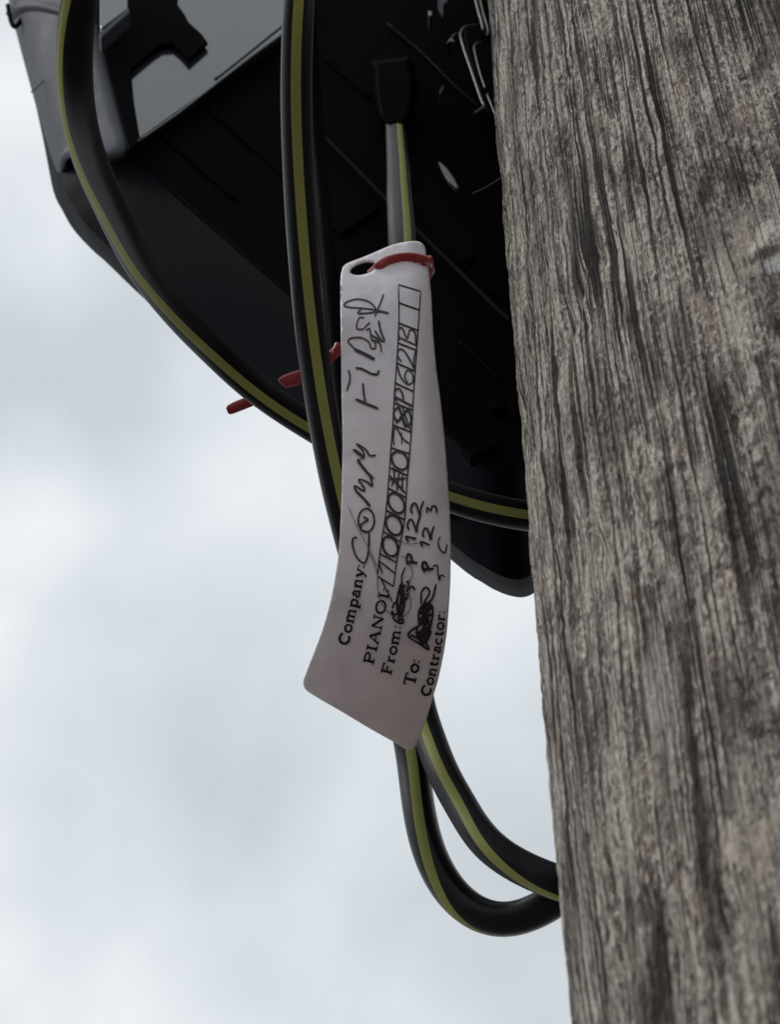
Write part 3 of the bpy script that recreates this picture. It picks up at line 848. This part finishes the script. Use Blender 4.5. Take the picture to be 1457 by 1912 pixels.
hand = []
cells = '1000H078P62B'
hand_cells = []
for i, ch in enumerate(cells):
    j = 14 - i                                   # divider below this cell
    yl0, yl1, yr0, yr1 = divL[j], divL[j - 1], divR[j], divR[j - 1]
    w, st = HAND[ch]
    for P, th in st:
        Q = []
        for gx, gy in P:
            gx = 0.06 + gx / w * 0.92; gy = 0.04 + gy * 0.96
            lx, ly = interp(Lx, yl0 + (yl1 - yl0) * gx), yl0 + (yl1 - yl0) * gx
            rx, ry = interp(Rx, yr0 + (yr1 - yr0) * gx), yr0 + (yr1 - yr0) * gx
            Q.append((rx + (lx - rx) * gy, ry + (ly - ry) * gy))
        hand.append((Q, 1.45 * th, True))
H3 = [([(670, 510), (650, 570), (600, 690)], 1.5), ([(620, 640), (560, 575), (470, 550), (385, 568), (355, 600), (400, 615), (490, 622), (600, 635), (713, 662)], 1.5),
      ([(490, 630), (465, 662), (540, 662), (640, 650), (713, 662)], 1.6), ([(515, 700), (475, 700), (455, 780), (505, 790), (530, 765), (565, 735)], 1.4),
      ([(530, 800), (560, 790), (580, 880), (655, 880)], 1.4), ([(630, 720), (650, 810), (675, 885), (610, 860), (570, 835)], 1.8), ([(600, 800), (640, 860), (660, 890)], 1.6),
      ([(435, 950), (520, 990), (600, 1032)], 3.0), ([(455, 960), (390, 895), (410, 862), (490, 858), (550, 890), (572, 940), (605, 940), (600, 890), (575, 875), (640, 905), (655, 975)], 1.4),
      ([(445, 1100), (500, 1110), (570, 1145), (620, 1150), (632, 1118)], 2.0), ([(390, 1115), (402, 1190), (375, 1285)], 1.6),
      ([(505, 1220), (512, 1300), (525, 1385)], 1.7), ([(445, 1350), (520, 1382), (628, 1425)], 2.3)]
for P, w in H3: hand.append((z3(P), w, True))
H4 = [([(675, 490), (610, 420), (545, 335)], 2.6), ([(545, 335), (600, 322)], 1.8), ([(600, 322), (508, 255)], 1.8), ([(508, 255), (540, 262), (606, 318)], 1.5), ([(604, 318), (590, 262), (535, 205)], 1.7), ([(535, 205), (610, 250), (645, 300), (697, 298)], 1.7),
      ([(650, 710), (600, 650), (540, 590)], 2.4), ([(540, 600), (525, 545), (590, 582), (602, 560), (556, 497), (610, 505), (665, 542), (650, 480)], 1.8),
      (arc(618, 820, 64, 94, 70, 430, 22), 1.7), ([(590, 790), (632, 815), (600, 835), (575, 860), (580, 900), (640, 915)], 1.7),
      ([(548, 958), (512, 965), (508, 1020), (535, 1105), (590, 1163), (622, 1130), (637, 1040), (640, 915)], 1.7),
      ([(1150, 1190), (1185, 1182), (1192, 1240), (1205, 1300), (1215, 1260), (1248, 1272)], 1.3), ([(1210, 950), (1194, 1000), (1215, 1060), (1250, 1075), (1266, 1010)], 1.3)]
for P, w in H4: hand.append((z4(P), w, True))
H5 = [([(835, 500), (815, 380), (850, 240), (840, 420), (825, 540), (870, 400), (845, 300), (880, 250)], 2.2), ([(780, 430), (800, 385), (835, 420), (805, 480), (775, 450), (800, 520), (860, 540), (850, 480)], 2.0),
      ([(820, 300), (860, 340), (835, 440), (850, 520)], 2.6), ([(880, 115), (850, 200), (872, 350), (850, 470)], 1.6), ([(885, 235), (905, 228), (890, 300), (925, 262), (955, 290)], 2.0), ([(855, 330), (905, 320), (860, 380), (900, 350)], 1.4),
      ([(688, 190), (740, 300), (780, 380)], 1.3),
      ([(975, 560), (900, 630), (990, 700), (1055, 745)], 2.0), ([(975, 560), (965, 620), (1020, 720), (975, 600)], 2.2), ([(915, 628), (980, 660), (1040, 700)], 2.0),
      ([(1060, 745), (1020, 640), (1070, 560), (985, 620), (1060, 520), (980, 560), (1075, 470), (985, 520), (1080, 420), (990, 470), (1070, 390), (985, 440), (1060, 380)], 2.2),
      ([(1030, 700), (1070, 600), (1000, 640), (1050, 480), (1010, 540), (1020, 420), (1060, 560)], 2.4), ([(985, 560), (980, 460), (1020, 400), (1085, 420), (1070, 560), (1020, 700)], 2.0),
      ([(1000, 400), (1000, 310), (1035, 270), (1062, 310), (1020, 390), (1080, 360), (1112, 245)], 1.9)]
for P, w in H5: hand.append((z5(P), w, True))
hand += lay_text('P', z4([(1030, 1182), (1022, 1062)]), 20, HAND, True, hw=2.0)
hand += lay_text('122', z4([(1016, 1018), (1030, 880), (1076, 668)]), 20, HAND, True, hw=2.0)
hand += lay_text('P', z4([(1162, 1228), (1140, 1120)]), 20, HAND, True, hw=2.1)
hand += lay_text('12', z4([(1118, 1060), (1160, 870)]), 18, HAND, True, hw=1.9)
hand += lay_text('z', z4([(1185, 780), (1195, 690)]), 20, HAND, True, hw=1.8)
strokes_mesh('handwriting', hand, M_PEN, tagE)
faint = [(z5([(590, -30), (640, 80), (668, 180), (668, 250), (690, 370), (760, 470), (840, 500), (905, 450), (920, 370), (895, 260), (935, 160), (890, 60), (850, 30)]), 0.8, True),
         (z4([(470, 700), (540, 860), (640, 1050), (720, 1220)]), 0.6, True), (z4([(880, 980), (960, 1010), (1050, 1000)]), 0.7, True)]
strokes_mesh('faint_scribble', faint, M_PENTHIN, tagE)

# ------------------------------------------------------------------ red ties
def strap(name, ctrl, parent, hw=7, flat=0.35):
    D = catmull([(*W(c[0], c[1], c[2]), c[3] if len(c) > 3 else 1.0) for c in ctrl], 8)
    V, F = [], []; s = 16
    for k, d in enumerate(D):
        p = Vector(d[:3]); a = Vector(D[max(k - 1, 0)][:3]); b_ = Vector(D[min(k + 1, len(D) - 1)][:3])
        T = (b_ - a).normalized(); v = CAM - p; v = (v - T * v.dot(T)).normalized(); q = v.cross(T).normalized()
        r = hw / FPX * 1.45 * d[3]
        for i in range(s):
            an = 2 * math.pi * i / s
            V.append(p + v * math.cos(an) * r * flat + q * math.sin(an) * r)
    for k in range(len(D) - 1):
        for i in range(s):
            F.append((k * s + i, k * s + (i + 1) % s, (k + 1) * s + (i + 1) % s, (k + 1) * s + i))
    F.append(tuple(range(s))[::-1]); F.append(tuple(range((len(D) - 1) * s, len(D) * s)))
    return mesh(name, V, F, M_RED, parent)


t1 = empty('cable_tie', tuple(W(750, 480, 1.43)))
tag(t1, 'red cable tie threaded through the hole at the top of the white tag', 'cable tie')
strap('strap', [(692, 512, tag_depth(692, 505) + 0.012), (700, 505, tag_depth(700, 500) + 0.004), (706, 499, tag_depth(706, 499) - 0.002), (722, 488, tag_depth(722, 488) - 0.004), (748, 481, tag_depth(748, 481) - 0.0035), (775, 481, tag_depth(770, 481) - 0.004),
                (793, 487, 1.440), (802, 500, 1.452), (803, 508, 1.475), (790, 512, 1.50), (750, 512, 1.515), (705, 512, 1.50), (692, 512, 1.46)], t1, 8.6, 0.45)
strap('tie_head', [(800, 481, 1.450), (803, 492, 1.452), (803, 507, 1.456), (799, 516, 1.462)], t1, 7.5, 1.0)
t2 = empty('cable_tie', tuple(W(600, 690, 1.42)))
tag(t2, 'red cable tie with its broad cut tail beside the middle cable', 'cable tie')
strap('strap', [(526, 717, 1.40, 0.8), (530, 714, 1.40, 1.2), (545, 709, 1.405, 1.35), (565, 702, 1.41, 1.3), (585, 692, 1.414, 1.1), (612, 672, 1.415, 1.0), (632, 652, 1.412, 1.0)], t2, 9.5, 0.35)
strap('tie_head', [(628, 660, 1.408), (631, 652, 1.407), (634, 644, 1.408)], t2, 9, 0.9)
t3 = empty('cable_tie', tuple(W(460, 755, 1.45)))
tag(t3, 'red cable tie end poking out against the sky below the outer cable', 'cable tie')
strap('strap', [(424, 767, 1.452, 0.7), (429, 765, 1.452, 1.15), (445, 758, 1.455, 1.3), (470, 748, 1.46, 1.3), (492, 738, 1.462, 1.3)], t3, 8, 0.4)
